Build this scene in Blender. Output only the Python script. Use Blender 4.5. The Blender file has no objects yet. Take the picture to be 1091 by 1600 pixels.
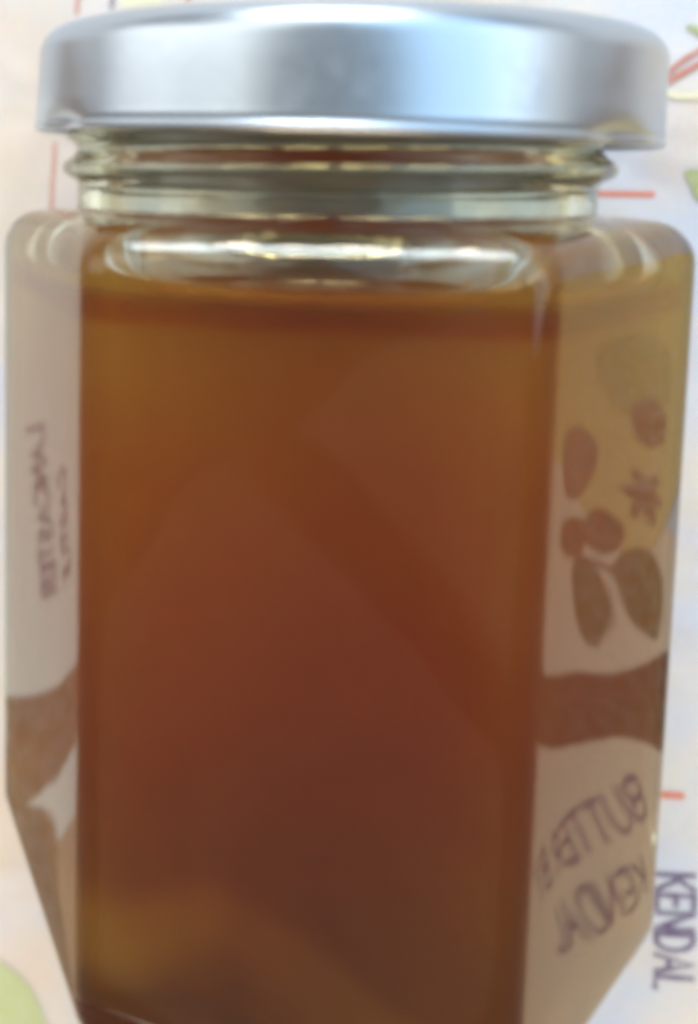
import bpy, bmesh, math, random, os
from mathutils import Vector, Matrix, noise

# ------------------------------------------------------------------ camera, world, lamps
S = bpy.context.scene
COL = S.collection
S.render.engine = 'CYCLES'
MM = 0.001

cam_d = bpy.data.cameras.new('camera')
cam = bpy.data.objects.new('camera', cam_d)
COL.objects.link(cam)
S.camera = cam
R3 = Matrix(((0.9623969064418394, -0.032474524852862174, 0.26969909103806433),
             (0.005214455381873815, 0.9948541363192016, 0.10118328371646164),
             (-0.27159713534249164, -0.09597214535559971, 0.9576138801153604)))
M4 = R3.to_4x4()
M4.translation = Vector((4.434, -2.733, 120.64)) * MM
cam.matrix_world = M4
cam_d.sensor_fit = 'HORIZONTAL'
cam_d.sensor_width = 36.0
cam_d.lens = 36.0 * 1675.2 / 1091.0
cam_d.shift_x = 447.8 / 1091.0
cam_d.shift_y = -371.1 / 1091.0
cam_d.clip_start = 0.005
cam_d.clip_end = 50.0
cam_d.dof.use_dof = True
cam_d.dof.focus_distance = 0.112
cam_d.dof.aperture_fstop = 20.0

W = bpy.data.worlds.new('World')
S.world = W
W.use_nodes = True
wbg = W.node_tree.nodes['Background']
wbg.inputs['Color'].default_value = (0.92, 0.97, 1.0, 1)
wbg.inputs['Strength'].default_value = 0.17

def area(name, loc, target, sx, sy, power, color):
    d = bpy.data.lights.new(name, 'AREA')
    d.shape = 'RECTANGLE'; d.size = sx; d.size_y = sy
    d.energy = power; d.color = color
    o = bpy.data.objects.new(name, d)
    COL.objects.link(o)
    o.location = loc
    v = Vector(target) - Vector(loc)
    o.rotation_euler = v.to_track_quat('-Z', 'Y').to_euler()
    return o

area('right_window', (0.60, 0.40, 0.66), (0, 0, 0), 1.1, 0.75, 2.5, (0.46, 0.74, 1.0))
area('ceiling_fill', (-0.50, 0.42, 0.80), (0, 0, 0), 0.75, 0.5, 1.2, (1.0, 0.98, 0.90))  # neutral fill added for ceiling bounce on the lid
area('left_window', (-1.05, 0.40, 0.45), (0, 0, 0), 0.6, 0.7, 1.35, (0.97, 0.95, 0.90))
area('bright_window', (-0.01, 1.45, 0.72), (0, 0, 0), 0.80, 0.55, 15.0, (0.82, 0.92, 1.0))
area('lamp_below_right', (0.22, -1.35, 0.50), (0.0, -0.08, 0), 0.4, 0.4, 3.0, (1.0, 0.76, 0.50))
area('lamp_below_left', (-0.22, -1.35, 0.50), (0.0, -0.08, 0), 0.4, 0.4, 3.0, (1.0, 0.76, 0.50))
area('right_fill', (1.05, 0.30, 0.40), (0, -0.05, 0), 0.6, 0.6, 0.65, (1.0, 0.90, 0.76))  # fill added to brighten the cloth right of the jar
for bx, bs in ((-0.115, 0.036), (-0.062, 0.014), (-0.030, 0.012), (-0.010, 0.016), (0.010, 0.016), (0.112, 0.024)):
    area('bulb', (bx, 0.92, 0.27), (0, 0, 0), bs, 0.03, 240.0 * bs * 0.03, (1.0, 0.88, 0.70))
for px, py, sx, sy in ((0.185, -0.290, 0.40, 0.27), (-0.104, -0.713, 0.60, 0.60)):       # unseen lamps added overhead, shaped to mirror faintly in the flat front
    o = area('reflection_lamp', (px, py, 1.0), (px, py, 0), sx, sy, 0.32 * sx * sy, (1.0, 0.78, 0.70))
    o.rotation_euler = (0, 0, math.radians(-42))

S.view_settings.view_transform = 'Standard'
S.view_settings.look = 'None'
S.view_settings.exposure = 0.96
S.view_settings.gamma = 1.0
S.cycles.max_bounces = 32
S.cycles.transmission_bounces = 32
S.cycles.glossy_bounces = 16
S.cycles.transparent_max_bounces = 32
S.cycles.diffuse_bounces = 6
S.cycles.volume_bounces = 8
S.cycles.use_denoising = True
S.cycles.filter_width = 7.0

# ------------------------------------------------------------------ helpers
def link(name, bm, mat=None, parent=None, smooth=True):
    me = bpy.data.meshes.new(name)
    bm.normal_update()
    bm.to_mesh(me); bm.free()
    for p in me.polygons: p.use_smooth = smooth
    o = bpy.data.objects.new(name, me)
    COL.objects.link(o)
    if mat: me.materials.append(mat)
    if parent: o.parent = parent
    return o

def tag(o, label=None, cat=None, group=None, kind=None):
    if label: o['label'] = label
    if cat: o['category'] = cat
    if group: o['group'] = group
    if kind: o['kind'] = kind

def new_mat(name):
    m = bpy.data.materials.new(name); m.use_nodes = True
    nt = m.node_tree
    for n in list(nt.nodes): nt.nodes.remove(n)
    out = nt.nodes.new('ShaderNodeOutputMaterial')
    return m, nt, out

def N(nt, kind, **kw):
    n = nt.nodes.new(kind)
    for k, v in kw.items():
        if k in n.inputs: n.inputs[k].default_value = v
        else: setattr(n, k, v)
    return n

# ------------------------------------------------------------------ materials
def glass_material():
    m, nt, out = new_mat('clear_glass')
    g = N(nt, 'ShaderNodeBsdfGlass', IOR=1.5, Roughness=0.0, Color=(0.945, 0.96, 0.905, 1))
    tc = N(nt, 'ShaderNodeTexCoord')
    no = N(nt, 'ShaderNodeTexNoise', Scale=55.0, Detail=2.0)
    bp = N(nt, 'ShaderNodeBump', Strength=0.05, Distance=0.0012)
    nt.links.new(tc.outputs['Object'], no.inputs['Vector'])
    nt.links.new(no.outputs['Fac'], bp.inputs['Height'])
    nt.links.new(bp.outputs['Normal'], g.inputs['Normal'])
    nt.links.new(g.outputs[0], out.inputs['Surface'])
    return m
GLASS = glass_material()

def jelly_material():
    m, nt, out = new_mat('amber_jelly')
    t = N(nt, 'ShaderNodeBsdfGlass', Color=(1, 1, 1, 1), IOR=0.975, Roughness=0.0)
    v = N(nt, 'ShaderNodeVolumeAbsorption', Color=(0.885, 0.515, 0.003, 1), Density=92.0)
    sc = N(nt, 'ShaderNodeVolumeScatter', Color=(1.0, 0.62, 0.10, 1), Density=42.0)
    sc.inputs['Anisotropy'].default_value = 0.2
    # cloudy streaks, denser towards the base
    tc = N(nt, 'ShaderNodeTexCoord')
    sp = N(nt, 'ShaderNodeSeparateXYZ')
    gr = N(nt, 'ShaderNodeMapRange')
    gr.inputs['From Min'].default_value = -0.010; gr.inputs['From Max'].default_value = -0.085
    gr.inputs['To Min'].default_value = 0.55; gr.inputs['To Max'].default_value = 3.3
    no = N(nt, 'ShaderNodeTexNoise', Scale=45.0, Detail=2.0, Distortion=0.8)
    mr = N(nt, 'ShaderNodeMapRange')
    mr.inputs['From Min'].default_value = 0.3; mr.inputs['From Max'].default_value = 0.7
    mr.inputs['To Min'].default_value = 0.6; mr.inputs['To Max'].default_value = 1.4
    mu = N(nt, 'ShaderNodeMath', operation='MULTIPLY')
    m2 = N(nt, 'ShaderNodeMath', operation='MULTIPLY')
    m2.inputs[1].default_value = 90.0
    # one pale wavy layer near the base
    wv = N(nt, 'ShaderNodeTexNoise', Scale=38.0, Detail=1.0)
    wa = N(nt, 'ShaderNodeMath', operation='MULTIPLY_ADD')
    wa.inputs[1].default_value = 0.034; wa.inputs[2].default_value = 0.0565
    ws = N(nt, 'ShaderNodeMath', operation='ADD')
    wm = N(nt, 'ShaderNodeMapRange')
    wm.inputs['From Min'].default_value = 0.006; wm.inputs['From Max'].default_value = -0.022
    wr = N(nt, 'ShaderNodeValToRGB')
    we = wr.color_ramp.elements
    we[0].position = 0.0; we[0].color = (0.35, 0.35, 0.35, 1)
    we[1].position = 1.0; we[1].color = (0.50, 0.50, 0.50, 1)
    for p_, c_ in ((0.08, 0.34), (0.22, 0.66), (0.34, 0.62), (0.46, 0.16), (0.62, 0.18), (0.82, 0.46)):
        x_ = we.new(p_); x_.color = (c_, c_, c_, 1)
    # the lower part is duller and greener than the jelly above it
    cg = N(nt, 'ShaderNodeMapRange')
    cg.inputs['From Min'].default_value = -0.056; cg.inputs['From Max'].default_value = -0.080
    cm = N(nt, 'ShaderNodeMix', data_type='RGBA')
    cm.inputs['A'].default_value = (0.90, 0.505, 0.003, 1)
    cm.inputs['B'].default_value = (0.80, 0.585, 0.003, 1)
    nt.links.new(sp.outputs['Y'], cg.inputs['Value'])
    nt.links.new(cg.outputs[0], cm.inputs['Factor'])
    nt.links.new(cm.outputs['Result'], v.inputs['Color'])
    wd = N(nt, 'ShaderNodeMath', operation='MULTIPLY'); wd.inputs[1].default_value = 150.0
    nt.links.new(tc.outputs['Object'], wv.inputs['Vector'])
    nt.links.new(wv.outputs['Fac'], wa.inputs[0])
    nt.links.new(sp.outputs['Y'], ws.inputs[0]); nt.links.new(wa.outputs[0], ws.inputs[1])
    nt.links.new(ws.outputs[0], wm.inputs['Value']); nt.links.new(wm.outputs[0], wr.inputs['Fac'])
    nt.links.new(wr.outputs['Color'], wd.inputs[0])
    nt.links.new(wd.outputs[0], sc.inputs['Density'])

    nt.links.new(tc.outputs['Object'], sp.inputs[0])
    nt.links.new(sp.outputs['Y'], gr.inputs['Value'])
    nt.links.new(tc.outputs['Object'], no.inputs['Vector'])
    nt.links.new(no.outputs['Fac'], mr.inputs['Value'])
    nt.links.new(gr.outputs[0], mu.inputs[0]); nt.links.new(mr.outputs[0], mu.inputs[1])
    # dark reflection line at the jelly surface, put in as denser absorption
    sk = N(nt, 'ShaderNodeValToRGB')
    se = sk.color_ramp.elements
    se[0].position = 0.0; se[0].color = (0.2, 0.2, 0.2, 1)
    se[1].position = 1.0; se[1].color = (0.05, 0.05, 0.05, 1)
    for p_, c_ in ((0.30, 0.2), (0.42, 1.0), (0.62, 1.0), (0.74, 0.05)):
        x_ = se.new(p_); x_.color = (c_, c_, c_, 1)
    sy = N(nt, 'ShaderNodeMapRange')
    sy.inputs['From Min'].default_value = -0.0195; sy.inputs['From Max'].default_value = -0.0120
    s5 = N(nt, 'ShaderNodeMath', operation='MULTIPLY'); s5.inputs[1].default_value = 5.0
    nt.links.new(sy.outputs[0], sk.inputs['Fac']); nt.links.new(sk.outputs['Color'], s5.inputs[0])
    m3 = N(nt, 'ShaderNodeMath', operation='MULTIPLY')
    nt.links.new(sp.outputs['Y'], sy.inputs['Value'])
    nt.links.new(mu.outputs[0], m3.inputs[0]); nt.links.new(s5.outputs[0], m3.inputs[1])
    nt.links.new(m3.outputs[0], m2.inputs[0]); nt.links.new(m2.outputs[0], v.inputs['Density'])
    ad = N(nt, 'ShaderNodeAddShader')
    nt.links.new(v.outputs[0], ad.inputs[0]); nt.links.new(sc.outputs[0], ad.inputs[1])
    nt.links.new(t.outputs[0], out.inputs['Surface'])
    nt.links.new(ad.outputs[0], out.inputs['Volume'])
    return m
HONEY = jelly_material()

def lid_material():
    m, nt, out = new_mat('satin_silver_metal')
    b = N(nt, 'ShaderNodeBsdfPrincipled', Metallic=1.0, Roughness=0.30)
    b.inputs['Base Color'].default_value = (0.49, 0.55, 0.62, 1)
    tc = N(nt, 'ShaderNodeTexCoord')
    no = N(nt, 'ShaderNodeTexNoise', Scale=900.0, Detail=3.0)
    rr = N(nt, 'ShaderNodeMapRange')
    rr.inputs['To Min'].default_value = 0.27; rr.inputs['To Max'].default_value = 0.36
    nt.links.new(tc.outputs['Object'], no.inputs['Vector'])
    nt.links.new(no.outputs['Fac'], rr.inputs['Value'])
    sm = N(nt, 'ShaderNodeTexNoise', Scale=120.0, Detail=4.0, Distortion=1.5)
    sr = N(nt, 'ShaderNodeMapRange')
    sr.inputs['From Min'].default_value = 0.5; sr.inputs['From Max'].default_value = 0.7
    sr.inputs['To Max'].default_value = 0.05
    sa = N(nt, 'ShaderNodeMath', operation='ADD')
    nt.links.new(tc.outputs['Object'], sm.inputs['Vector'])
    nt.links.new(sm.outputs['Fac'], sr.inputs['Value'])
    nt.links.new(rr.outputs[0], sa.inputs[0]); nt.links.new(sr.outputs[0], sa.inputs[1])
    nt.links.new(sa.outputs[0], b.inputs['Roughness'])
    nt.links.new(b.outputs[0], out.inputs['Surface'])
    return m
LID = lid_material()

def cloth_material():
    m, nt, out = new_mat('printed_cotton')
    b = N(nt, 'ShaderNodeBsdfPrincipled', Roughness=0.9)
    tc = N(nt, 'ShaderNodeTexCoord')
    n1 = N(nt, 'ShaderNodeTexNoise', Scale=38.0, Detail=4.0, Roughness=0.6)
    cr = N(nt, 'ShaderNodeValToRGB')
    e = cr.color_ramp.elements
    e[0].position = 0.36; e[0].color = (0.70, 0.72, 0.80, 1)
    e[1].position = 0.56; e[1].color = (0.82, 0.76, 0.69, 1)
    x = e.new(0.70); x.color = (0.85, 0.75, 0.61, 1)
    nt.links.new(tc.outputs['Object'], n1.inputs['Vector'])
    nt.links.new(n1.outputs['Fac'], cr.inputs['Fac'])
    n3 = N(nt, 'ShaderNodeTexNoise', Scale=21.0, Detail=3.0)
    r3 = N(nt, 'ShaderNodeMapRange')
    r3.inputs['From Min'].default_value = 0.52; r3.inputs['From Max'].default_value = 0.68
    r3.inputs['To Max'].default_value = 0.75
    m3 = N(nt, 'ShaderNodeMix', data_type='RGBA')
    m3.inputs['B'].default_value = (0.86, 0.68, 0.53, 1)
    nt.links.new(tc.outputs['Object'], n3.inputs['Vector'])
    nt.links.new(n3.outputs['Fac'], r3.inputs['Value'])
    nt.links.new(r3.outputs[0], m3.inputs['Factor'])
    nt.links.new(cr.outputs['Color'], m3.inputs['A'])
    # speckle of the weave
    n2 = N(nt, 'ShaderNodeTexNoise', Scale=1400.0, Detail=2.0)
    nt.links.new(tc.outputs['Object'], n2.inputs['Vector'])
    mx = N(nt, 'ShaderNodeMix', data_type='RGBA', blend_type='MULTIPLY')
    mx.inputs['Factor'].default_value = 0.22
    nt.links.new(m3.outputs['Result'], mx.inputs['A'])
    nt.links.new(n2.outputs['Color'], mx.inputs['B'])
    nt.links.new(mx.outputs['Result'], b.inputs['Base Color'])
    w1 = N(nt, 'ShaderNodeTexWave', Scale=520.0, bands_direction='X')
    w2 = N(nt, 'ShaderNodeTexWave', Scale=520.0, bands_direction='Y')
    ad = N(nt, 'ShaderNodeMath', operation='MULTIPLY')
    nt.links.new(tc.outputs['Object'], w1.inputs['Vector'])
    nt.links.new(tc.outputs['Object'], w2.inputs['Vector'])
    nt.links.new(w1.outputs['Fac'], ad.inputs[0]); nt.links.new(w2.outputs['Fac'], ad.inputs[1])
    bp = N(nt, 'ShaderNodeBump', Strength=0.25, Distance=0.0002)
    nt.links.new(ad.outputs[0], bp.inputs['Height'])
    n4 = N(nt, 'ShaderNodeTexNoise', Scale=42.0, Detail=2.0, Distortion=0.6)
    b2 = N(nt, 'ShaderNodeBump', Strength=0.5, Distance=0.004)
    nt.links.new(tc.outputs['Object'], n4.inputs['Vector'])
    nt.links.new(n4.outputs['Fac'], b2.inputs['Height'])
    nt.links.new(bp.outputs['Normal'], b2.inputs['Normal'])
    nt.links.new(b2.outputs['Normal'], b.inputs['Normal'])
    nt.links.new(b.outputs[0], out.inputs['Surface'])
    return m
CLOTH = cloth_material()

def ink(name, col, var=0.25):
    m, nt, out = new_mat(name)
    b = N(nt, 'ShaderNodeBsdfPrincipled', Roughness=0.9)
    tc = N(nt, 'ShaderNodeTexCoord')
    no = N(nt, 'ShaderNodeTexNoise', Scale=700.0, Detail=3.0)
    cr = N(nt, 'ShaderNodeValToRGB')
    cr.color_ramp.elements[0].position = 0.3
    cr.color_ramp.elements[1].position = 0.75
    cr.color_ramp.elements[0].color = (*col, 1)
    cr.color_ramp.elements[1].color = (*[c + (0.8 - c) * var for c in col], 1)
    nt.links.new(tc.outputs['Object'], no.inputs['Vector'])
    nt.links.new(no.outputs['Fac'], cr.inputs['Fac'])
    nt.links.new(cr.outputs['Color'], b.inputs['Base Color'])
    nt.links.new(b.outputs[0], out.inputs['Surface'])
    return m
INK_VIOLET = ink('violet_black_ink', (0.13, 0.08, 0.16))
INK_RED = ink('faded_red_ink', (0.55, 0.16, 0.09))
INK_ORANGE = ink('coral_ink', (0.75, 0.20, 0.11), 0.1)
INK_GREEN = ink('olive_green_ink', (0.36, 0.40, 0.13))
INK_BROWN = ink('brown_ink', (0.30, 0.15, 0.07))
INK_TAN = ink('mustard_ink', (0.74, 0.54, 0.22), 0.2)
INK_KHAKI = ink('khaki_ink', (0.55, 0.44, 0.18), 0.2)
INK_TAWNY = ink('tawny_wash', (0.62, 0.42, 0.27), 0.2)
DARK_BROWN = ink('dark_brown', (0.22, 0.11, 0.05), 0.15)
INK_SIENNA = ink('sienna_ink', (0.36, 0.20, 0.10), 0.3)
INK_PEACH = ink('peach_wash', (0.86, 0.66, 0.47), 0.1)
INK_CREAM = ink('cream_wash', (0.92, 0.86, 0.77), 0.1)
INK_OLIVE = ink('dark_olive_ink', (0.22, 0.17, 0.06))
INK_LIME = ink('lime_green_ink', (0.52, 0.55, 0.25), 0.15)
INK_YELLOW = ink('pale_yellow_ink', (0.82, 0.76, 0.50))

# ------------------------------------------------------------------ jar
RV = 37.0 * MM            # corner radius of the hexagonal body
AP = RV * math.cos(math.pi / 6)
CLOTH_Z = -AP - 0.0003
NSEG = 96
def hex_ring(r, rc, n=NSEG):
    """n points (x, z) of a hexagon of circumradius r, flats up and down, corners rounded with radius rc."""
    ap = r * math.cos(math.pi / 6)
    pts = []
    rin = r - rc / math.cos(math.pi / 6)          # centres of the corner arcs
    per = n // 6
    half = per // 2
    for k in range(6):
        ca = k * math.pi / 3
        cx, cz = rin * math.cos(ca), rin * math.sin(ca)
        na = per - 4
        for j in range(na):                       # arc of 60 degrees
            t = ca - math.pi / 6 + math.pi / 3 * j / (na - 1)
            pts.append((cx + rc * math.cos(t), cz + rc * math.sin(t)))
        c2 = ca + math.pi / 3
        e0 = (cx + rc * math.cos(ca + math.pi / 6), cz + rc * math.sin(ca + math.pi / 6))
        e1 = (rin * math.cos(c2) + rc * math.cos(ca + math.pi / 6), rin * math.sin(c2) + rc * math.sin(ca + math.pi / 6))
        for j in range(1, 5):
            f = j / 5
            pts.append((e0[0] + (e1[0] - e0[0]) * f, e0[1] + (e1[1] - e0[1]) * f))
    return pts
def circ_like(r, ref):
    """circle points at the angles of a reference ring"""
    return [(r * math.cos(math.atan2(z, x)), r * math.sin(math.atan2(z, x))) for x, z in ref]
def mixr(a, b, f):
    return [(p[0] + (q[0] - p[0]) * f, p[1] + (q[1] - p[1]) * f) for p, q in zip(a, b)]

def loft(bm, rings, cap0=False, cap1=False, close=True):
    vs = [[bm.verts.new((x, y, z)) for x, z in pts] for y, pts in rings]
    n = len(vs[0])
    for a, b in zip(vs, vs[1:]):
        for i in range(n):
            bm.faces.new((a[i], a[(i + 1) % n], b[(i + 1) % n], b[i]))
    for flag, ring in ((cap0, vs[0]), (cap1, vs[-1])):
        if flag:
            c = bm.verts.new((0, sum(v.co.y for v in ring) / n, 0))
            for i in range(n): bm.faces.new((c, ring[i], ring[(i + 1) % n]))
    return vs

REF = hex_ring(RV, 3.3 * MM)
Y_BASE = -87.2 * MM
Y_SH = -7.9 * MM          # top of the shoulder
NECK = 26.9 * MM

def body_outer():
    """rings from base to rim: list of (y, pts)"""
    rings = []
    # base with a shallow punt, then a rounded heel
    for f, dy in ((0.15, 2.2), (0.45, 2.0), (0.66, 1.3), (0.76, 0.3), (0.80, 0.0), (0.86, 0.0)):
        rings.append((Y_BASE + dy * MM, hex_ring(RV * f, 3.3 * MM * f)))
    h = 5.0 * MM
    for k in range(1, 9):
        t = k / 8 * math.pi / 2
        rr = RV - h * 1.1 * (1 - math.sin(t))
        rings.append((Y_BASE + h * (1 - math.cos(t)), hex_ring(rr, 3.3 * MM)))
    for f in (0.1, 0.25, 0.5, 0.75, 0.92):
        y = Y_BASE + h + (Y_SH - 4.2 * MM - Y_BASE - h) * f
        rings.append((y, REF))
    # shoulder: rounds over into a circle
    h = 4.2 * MM
    for k in range(0, 9):
        t = k / 8 * math.pi / 2
        rr = RV - h * (1 - math.cos(t))
        rings.append((Y_SH - h * (1 - math.sin(t)), hex_ring(rr, 3.3 * MM + 2.7 * MM * k / 8)))
    top = hex_ring(RV - 4.2 * MM, 6 * MM)
    circ = circ_like(NECK + 0.6 * MM, top)
    for f in (0.4, 0.75, 0.95):
        rings.append((Y_SH + 0.35 * MM * f, mixr(top, circ, f)))
    y0 = Y_SH + 0.35 * MM
    for dy, r in ((0.08, NECK + 0.3 * MM), (0.3, NECK + 0.05 * MM), (0.6, NECK), (2.6, NECK), (3.2, NECK + 0.15 * MM),
                  (3.6, NECK + 0.9 * MM), (4.1, NECK + 1.55 * MM), (4.7, NECK + 1.7 * MM), (5.3, NECK + 1.45 * MM), (5.8, NECK + 0.7 * MM),
                  (6.3, NECK + 0.25 * MM), (6.8, NECK + 0.1 * MM), (7.3, NECK + 0.5 * MM), (7.8, NECK + 1.2 * MM), (8.3, NECK + 1.3 * MM),
                  (8.8, NECK + 0.7 * MM), (9.4, NECK + 0.1 * MM),
                  (11.5, NECK), (14.6, NECK), (15.4, NECK - 0.3 * MM), (15.8, NECK - 1.0 * MM)):
        rings.append((y0 + dy * MM, circ_like(r, REF)))
    return rings

WALL = 2.6 * MM
RIN = RV - WALL / math.cos(math.pi / 6)
CAV = [(-15.2, 8.0), (-15.2, 18.0), (-15.1, 22.5), (-14.6, 25.6), (-13.6, 27.2), (-12.3, 27.7), (-11.0, 27.4), (-10.3, 26.4), (-9.8, 25.3), (-9.0, 24.7), (-6.0, 24.5), (2.0, 24.5), (8.0, 24.7)]
def inner_rings():
    """air bubble above the jelly, rounded where the jelly creeps up the glass, then the neck bore up to the rim"""
    return [(y * MM, circ_like(r * MM, REF)) for y, r in CAV]

def skew(bm):
    """the pressed base is not quite square to the walls"""
    for v in bm.verts:
        k = max(0.0, min(1.0, (-0.055 - v.co.y) / 0.03))
        v.co.y += k * 2.4 * MM * max(0.0, -v.co.x / RV)

jar = bpy.data.objects.new('hexagonal_jar', None)
COL.objects.link(jar)
jar.location = (0, 0, CLOTH_Z)
tag(jar, 'six-sided clear glass jar with a silver screw lid lying on the printed cloth', 'jar')
JOFF = Vector((0, 0, -CLOTH_Z))

bm = bmesh.new()
rings = body_outer()
vo = loft(bm, rings, cap0=True)
ir = inner_rings()
vi = loft(bm, ir, cap0=True)           # jelly surface closes the air cavity
# rim joins outer and inner walls
n = len(vo[-1])
for i in range(n):
    bm.faces.new((vo[-1][i], vo[-1][(i + 1) % n], vi[-1][(i + 1) % n], vi[-1][i]))
skew(bm)
bmesh.ops.recalc_face_normals(bm, faces=bm.faces)
bmesh.ops.translate(bm, verts=bm.verts, vec=JOFF)
glass = link('glass_body', bm, GLASS, jar)

# jelly: fills the body inside the glass
bm = bmesh.new()
rin = RV - WALL / math.cos(math.pi / 6)
jr = []
yb = Y_BASE + 2.2 * MM
for r, dy in ((3, 7.4), (7, 7.2), (11, 6.3), (15, 4.6), (18, 2.8), (21, 1.2), (23.5, 0.3)):
    jr.append((yb + dy * MM, circ_like(r * MM, REF)))
h = 3.0 * MM
for k in range(1, 7):
    t = k / 6 * math.pi / 2
    jr.append((yb + h * (1 - math.cos(t)), mixr(circ_like(25.5 * MM, REF), hex_ring(rin, 3.4 * MM), math.sin(t) ** 1.2)))
YT = -10.0 * MM
for f in (0.2, 0.5, 0.8, 1.0):
    jr.append((yb + h + (YT - 3.6 * MM - yb - h) * f, hex_ring(RIN, 3.4 * MM)))
for k in range(1, 7):
    t = k / 6 * math.pi / 2
    jr.append((YT - 3.6 * MM * (1 - math.sin(t)), hex_ring(RIN - 3.6 * MM * (1 - math.cos(t)), 3.4 * MM + 2 * MM * k / 6)))
jr.append((YT + 0.15 * MM, circ_like(25.9 * MM, REF)))
for y, r in reversed(CAV[:8]):
    jr.append((y * MM - 0.06 * MM, circ_like(r * MM + (0.06 * MM if r > 20 else 0), REF)))
loft(bm, jr, cap0=True, cap1=True)
bmesh.ops.recalc_face_normals(bm, faces=bm.faces)
skew(bm)
for v in bm.verts:                                      # the moulded base is uneven
    if v.co.y < yb + 9 * MM:
        k = 1 - max(0.0, (v.co.y - yb) / (9 * MM))
        v.co.y += k * (3.2 * MM * noise.noise(v.co * 48 + Vector((3.1, 0, 7.7))) + 0.9 * MM * noise.noise(v.co * 120))
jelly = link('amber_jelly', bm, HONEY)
tag(jelly, 'dark amber set jelly filling the six-sided glass jar', 'jelly')

# lid
RL = 32.0 * MM
LT = 10.9 * MM
def lid_profile(theta):
    lug = max(math.exp(-(math.degrees(math.atan2(math.sin(theta - math.radians(a)), math.cos(theta - math.radians(a)))) / 6.5) ** 2) for a in (39, 141, 219, 321))
    pr = [(0, LT - 0.7 * MM), (10 * MM, LT - 0.7 * MM), (22 * MM, LT - 0.7 * MM), (24.5 * MM, LT - 0.6 * MM), (26.0 * MM, LT - 0.15 * MM)]
    for k in range(0, 9):
        t = k / 8 * math.pi / 2
        q = 2.8 * MM
        pr.append((RL - 0.35 * MM - q + q * math.sin(t), LT - q + q * math.cos(t)))
    pr += [(RL - 0.3 * MM, 5.5 * MM), (RL - 0.2 * MM, 3.2 * MM), (RL - 0.17 * MM, 2.2 * MM), (RL - 0.14 * MM - 0.35 * MM * lug, 1.6 * MM), (RL - 0.1 * MM - 0.7 * MM * lug, 1.15 * MM)]
    rb = 0.5 * MM
    for k in range(0, 11):
        t = math.radians(60 - k * 24)
        pr.append((RL - rb - 1.0 * MM * lug + rb * math.cos(t), 0.55 * MM + rb * math.sin(t)))
    inn = 1.0 * MM + 1.6 * MM * lug
    pr += [(RL - 1.4 * MM - inn * 0.4, 0.35 * MM), (RL - 1.6 * MM - inn * 0.6, 0.8 * MM), (RL - 1.5 * MM - inn * 0.2, 1.5 * MM), (RL - 1.1 * MM, 2.2 * MM),
           (RL - 1.0 * MM, 6 * MM), (RL - 2.4 * MM, 7.8 * MM), (RL - 4.6 * MM, 8.6 * MM), (0, 8.8 * MM)]
    return pr
bm = bmesh.new()
NT = 192
cols = []
for i in range(NT):
    th = 2 * math.pi * i / NT
    cols.append([bm.verts.new((r * math.cos(th), y, r * math.sin(th))) for r, y in lid_profile(th)])
for i in range(NT):
    a, b = cols[i], cols[(i + 1) % NT]
    for k in range(len(a) - 1):
        bm.faces.new((a[k], a[k + 1], b[k + 1], b[k]))
bmesh.ops.remove_doubles(bm, verts=bm.verts, dist=1e-7)
bmesh.ops.recalc_face_normals(bm, faces=bm.faces)
lid = link('lid', bm, LID, jar)
lid.location = JOFF + Vector((0.0004, 0, 0))
lid.rotation_euler = (0, 0, math.radians(-1.75))        # screwed on slightly askew

# ------------------------------------------------------------------ tablecloth
def cloth_h(x, y):
    d = max(0.0, max(abs(x) - 0.43, abs(y + 0.07) - 0.30))
    k = min(1.0, d / 0.05)
    return CLOTH_Z + k * 0.0012 * noise.noise(Vector((x * 18, y * 18, 0.3)))
bm = bmesh.new()
GX = 120
ext = 0.6
vs = [[None] * (GX + 1) for _ in range(GX + 1)]
def spread(t):
    s = 2 * t - 1
    return ext * (0.25 * s + 0.75 * s * abs(s) ** 1.5)
for i in range(GX + 1):
    for j in range(GX + 1):
        x, y = spread(i / GX), spread(j / GX) - 0.04
        vs[i][j] = bm.verts.new((x, y, cloth_h(x, y)))
for i in range(GX):
    for j in range(GX):
        bm.faces.new((vs[i][j], vs[i + 1][j], vs[i + 1][j + 1], vs[i][j + 1]))
cloth = link('tablecloth', bm, CLOTH)
tag(cloth, 'pale cream cotton tablecloth printed with lettering and leaves, under the jar', 'tablecloth')

DEC = [0]
def lift():
    DEC[0] += 1
    return 0.00004 + 0.0000015 * DEC[0]

def stroke(bm, pts, w, closed=False):
    z = lift()
    pts = [Vector(p) for p in pts]
    n = len(pts)
    L, Rr = [], []
    for i, p in enumerate(pts):
        a = pts[i - 1] if i else p
        b = pts[i + 1] if i < n - 1 else p
        d = (b - a)
        if d.length < 1e-9: d = Vector((1, 0))
        d.normalize()
        nn = Vector((-d.y, d.x)) * w / 2
        ext_ = d * (w * 0.35 if i == n - 1 else (-w * 0.35 if i == 0 else 0))
        for lst, q in ((L, p + nn + ext_), (Rr, p - nn + ext_)):
            lst.append(bm.verts.new((q.x, q.y, cloth_h(q.x, q.y) + z)))
    for i in range(n - 1):
        bm.faces.new((Rr[i], Rr[i + 1], L[i + 1], L[i]))

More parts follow.
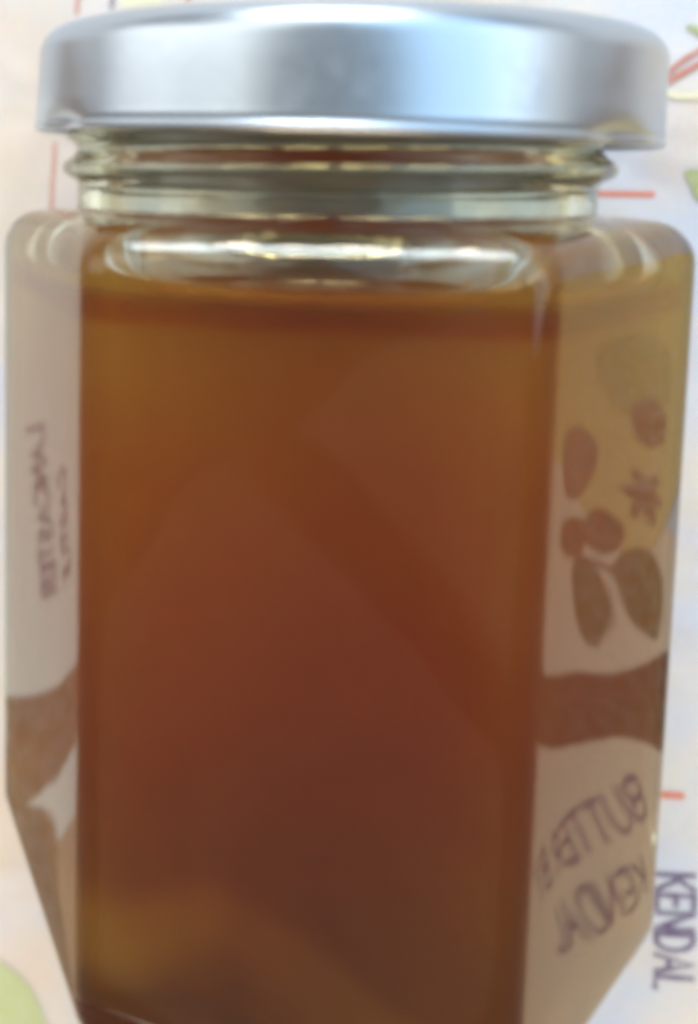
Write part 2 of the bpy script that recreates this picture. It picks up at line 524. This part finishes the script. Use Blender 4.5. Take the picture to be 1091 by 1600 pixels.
def arc(cx, cy, rx, ry, a0, a1, n=9):
    return [(cx + rx * math.cos(math.radians(a0 + (a1 - a0) * i / (n - 1))), cy + ry * math.sin(math.radians(a0 + (a1 - a0) * i / (n - 1)))) for i in range(n)]
FONT = {   # glyph strokes in a 0..w by 0..1 box
    'K': (0.72, [[(0, 0), (0, 1)], [(0.68, 1), (0.05, 0.45)], [(0.2, 0.58), (0.72, 0)]]),
    'E': (0.6, [[(0, 0), (0, 1)], [(0, 1), (0.58, 1)], [(0, 0.52), (0.48, 0.52)], [(0, 0), (0.6, 0)]]),
    'N': (0.75, [[(0, 0), (0, 1)], [(0, 1), (0.75, 0)], [(0.75, 0), (0.75, 1)]]),
    'D': (0.75, [[(0, 0), (0, 1)], [(0, 1), (0.25, 1)] + arc(0.25, 0.5, 0.5, 0.5, 90, -90) + [(0, 0)]]),
    'A': (0.8, [[(0, 0), (0.4, 1), (0.8, 0)], [(0.16, 0.36), (0.64, 0.36)]]),
    'L': (0.55, [[(0, 1), (0, 0), (0.55, 0)]]),
    'B': (0.68, [[(0, 0), (0, 1)], [(0, 1), (0.3, 1)] + arc(0.32, 0.77, 0.3, 0.23, 90, -90) + [(0, 0.54)], [(0.3, 0.54)] + arc(0.34, 0.27, 0.34, 0.27, 90, -90) + [(0, 0)]]),
    'Y': (0.7, [[(0, 1), (0.35, 0.5), (0.7, 1)], [(0.35, 0.5), (0.35, 0)]]),
    'U': (0.72, [[(0, 1), (0, 0.35)] + arc(0.36, 0.36, 0.36, 0.36, 180, 360) + [(0.72, 1)]]),
    'T': (0.7, [[(0, 1), (0.7, 1)], [(0.35, 1), (0.35, 0)]]),
    'R': (0.68, [[(0, 0), (0, 1)], [(0, 1), (0.3, 1)] + arc(0.33, 0.75, 0.32, 0.25, 90, -90) + [(0, 0.5)], [(0.3, 0.5), (0.68, 0)]]),
    'M': (0.9, [[(0, 0), (0.06, 1), (0.45, 0.25), (0.84, 1), (0.9, 0)]]),
    'C': (0.75, [arc(0.42, 0.5, 0.42, 0.5, 45, 315, 14)]),
    'S': (0.6, [arc(0.3, 0.75, 0.28, 0.25, 30, 230, 9) + [(0.3, 0.5)] + arc(0.3, 0.25, 0.3, 0.25, 70, -150, 9)]),
}
def lettering(word, origin, dirn, up, height, weight, mat=None, gap=0.24, bend=0.0, squash=1.0):
    """origin = start of baseline (mm on the cloth), dirn / up = unit directions in the cloth plane"""
    bm = bmesh.new()
    d = Vector(dirn).normalized(); u = Vector(up).normalized()
    x = 0.0
    for ch in word:
        if ch == ' ': x += 0.5; continue
        w, sts = FONT[ch]
        for st in sts:
            pts = []
            for px, py in st:
                s = (x + px) * height * squash
                q = Vector(origin) + d * s + u * (py * height + bend * s * s)
                pts.append(q * MM)
            stroke(bm, pts, weight * MM)
        x += w + gap
    return link('printed_word', bm, mat or INK_VIOLET, cloth, smooth=False)

def blob(name, pts, mat, dz=0.0):
    """flat printed patch from an outline in mm"""
    bm = bmesh.new()
    z = lift()
    v = []
    for p in pts:
        q = Vector(p) * MM
        v.append(bm.verts.new((q.x, q.y, cloth_h(q.x, q.y) + z)))
    f = bm.faces.new(v)
    f.normal_update()
    if f.normal.z < 0: f.normal_flip()
    bmesh.ops.triangulate(bm, faces=[f])
    o = link(name, bm, mat, cloth, smooth=False)
    return o

def line(name, pts, w, mat):
    bm = bmesh.new()
    stroke(bm, [Vector(p) * MM for p in pts], w * MM)
    return link(name, bm, mat, cloth, smooth=False)

# the word at the lower right, read from top to bottom, and the marks round the jar
lettering('KENDAL', (45.4, -97.7), (0.04, -1.0), (1, 0.14), 4.5, 0.75, squash=0.68)
line('printed_dash', [(33.5, -6.0), (39.8, -6.0)], 0.75, INK_ORANGE)
line('printed_dash', [(43.5, -86.5), (47.7, -86.1)], 0.95, INK_ORANGE)
line('printed_dash', [(-39.9, 0.5), (-40.0, -2.0), (-40.3, -5.5), (-40.4, -9.5)], 0.5, INK_RED)
for x, y, m in ((-36.7, 19.3, INK_RED), (-31.5, 19.8, INK_VIOLET), (-26.2, 20.3, INK_RED), (-20.5, 20.5, INK_RED)):
    line('printed_dash', [(x, y), (x + 0.5, y + 6)], 0.6, m)
blob('printed_patch', [(-30, 19.9), (-24, 20.3), (-22, 27), (-31, 27)], INK_YELLOW)

blob('unseen_wash', [(60, -55), (127, -45), (127, -175), (60, -160)], INK_PEACH)  # added out of view to warm what the right face mirrors
blob('unseen_wash', [(-111, 10), (-60, 10), (-60, -175), (-111, -175)], INK_CREAM)  # pale patch added out of view, brightens what the left face mirrors
# right of the jar, out of frame: seen only mirrored in the sloping glass
lettering('BUTTER BY', (71.0, -97.0), (0.66, -0.75), (0.75, 0.66), 5.6, 0.85)
lettering('KENDAL', (67.5, -108.0), (0.66, -0.75), (0.75, 0.66), 5.8, 0.85)
# left of the jar
lettering('LANCASTER', (-73.8, -46.0), (-0.13, -0.99), (0.99, -0.13), 3.5, 0.72, squash=1.06)
lettering('CASTLE', (-81.3, -54.5), (-0.15, -0.98), (0.98, -0.15), 3.6, 0.75, squash=1.1)

def flower(cx, cy, r, mat):
    for k in range(6):
        a = k * math.pi / 3
        c, sn = math.cos(a), math.sin(a)
        pts = []
        for j in range(12):
            t = 2 * math.pi * j / 12
            u, v = r * 0.55 + r * 0.42 * math.cos(t), r * 0.24 * math.sin(t)
            pts.append((cx + u * c - v * sn, cy + u * sn + v * c))
        blob('printed_petal', pts, mat)
    blob('printed_flower_eye', [(cx + r * 0.2 * math.cos(k), cy + r * 0.2 * math.sin(k)) for k in (0, 1, 2, 3, 4, 5)], INK_BROWN)

def smooth(pts, n=4):
    """closed Catmull-Rom outline"""
    P = [Vector(p) for p in pts]; out = []
    m = len(P)
    for i in range(m):
        a, b, c, d = P[i - 1], P[i], P[(i + 1) % m], P[(i + 2) % m]
        for k in range(n):
            t = k / n
            out.append(0.5 * ((2 * b) + (c - a) * t + (2 * a - 5 * b + 4 * c - d) * t * t + (3 * b - a - 3 * c + d) * t ** 3))
    return out

blob('printed_patch', smooth([(128, -12), (92.9, -8), (79.8, -8), (66, -9.4), (64, -36.5), (70, -52.2), (78, -60), (88, -57), (97, -52), (128, -48)]), INK_TAN)
blob('printed_leaf', smooth([(86.6, -29.9), (79.1, -26.8), (72.4, -29.4), (73.0, -36.9), (80.6, -39.6), (86.2, -35.8)]), INK_KHAKI)
blob('printed_leaf', smooth([(92.4, -66.7), (88.9, -64.2), (84.6, -64.7), (82.0, -67.4), (81.2, -71.2), (82.5, -74.8), (84.6, -77.5), (87.5, -76.5), (90.7, -72.5), (92.5, -69.4)]), INK_OLIVE)
blob('printed_leaf', smooth([(81.7, -63.3), (78.1, -59.0), (73.6, -58.6), (70.5, -61.4), (69.9, -65.9), (70.9, -70.2), (75.1, -70.6), (78.6, -69.1), (80.5, -65.9)]), INK_OLIVE)
blob('printed_leaf', smooth([(87.6, -57.4), (84.4, -55.1), (80.4, -56.1), (79.9, -58.9), (83.1, -61.7), (87.0, -61.6)]), INK_BROWN)
blob('printed_leaf', smooth([(97.7, -65.4), (92.5, -65.5), (88.0, -62.5), (87.5, -58.6), (91.5, -58.7), (97.4, -61.4)]), INK_BROWN)
blob('printed_leaf', smooth([(98.1, -46.9), (91.2, -43.6), (86.6, -45.0), (86.9, -50.2), (90.3, -54.9), (97.5, -56.0)]), INK_SIENNA)
blob('printed_leaf', smooth([(79.5, -37.9), (76.0, -35.7), (72.9, -37.8), (73.2, -41.6), (76.6, -43.4), (79.0, -41.6)]), INK_SIENNA)
line('printed_stem', [(95.5, -65.9), (89.6, -64.4), (83.4, -63.6), (79.4, -64.4)], 0.8, INK_BROWN)
flower(76.4, -50.7, 4.6, INK_SIENNA)
blob('brown_band', smooth([(135, -96), (104, -90), (88.2, -83.2), (80.1, -79.6), (64, -69.5), (62, -83), (73.3, -86.8), (80.7, -90.0), (88.8, -95.9), (104, -103), (135, -112)]), DARK_BROWN)  # brown band on the cloth, mirrored in the right face
blob('unseen_wash', [(-76, -122), (-111, -122), (-111, -190), (-76, -190)], INK_TAWNY)
blob('brown_band', smooth([(-60, -90.8), (-73.3, -93.1), (-90, -93.2), (-110, -98), (-110, -112), (-92, -108), (-77.2, -110.0), (-68.9, -112.1), (-60, -111.0)]), INK_SIENNA)
blob('brown_band', smooth([(-58, -111), (-69.8, -112.2), (-76.5, -117.0), (-78, -132.9), (-79, -165), (-70, -172), (-58, -170)]), INK_SIENNA)
blob('unseen_dark_patch', [(128, 40), (420, 40), (420, -70), (420, -300), (128, -300), (128, -70)], DARK_BROWN)  # both dark sheets added out of view so the rounded edges reflect dark
blob('unseen_dark_patch', [(-112, 40), (-112, -70), (-112, -300), (-420, -300), (-420, -70), (-420, 40)], DARK_BROWN)
# prints in view beside the jar
line('printed_vein', [(39.7, 7.6), (40.8, 9.5), (42.5, 11.0), (46, 13.3)], 0.6, INK_RED)
line('printed_vein', [(40.9, 8.3), (42.6, 9.4), (46, 11.6)], 0.7, INK_RED)
line('printed_vein', [(39.5, 7.1), (42.0, 6.4), (46, 6.4)], 0.8, INK_YELLOW)
blob('printed_leaf', smooth([(42.4, 15.0), (43.3, 15.1), (44.8, 14.1), (44.9, 13.3)]), INK_GREEN)
blob('printed_leaf', smooth([(43.3, -3.2), (44.4, -2.8), (47.5, -3.0), (48, -7.3), (45.0, -6.6), (44.1, -4.9)]), INK_GREEN)
blob('printed_leaf', smooth([(-53.0, -130.7), (-48.6, -131.2), (-44.0, -133.8), (-41.4, -138.2), (-39.9, -144.5), (-48.6, -148.9), (-55.3, -143.7)]), INK_LIME)
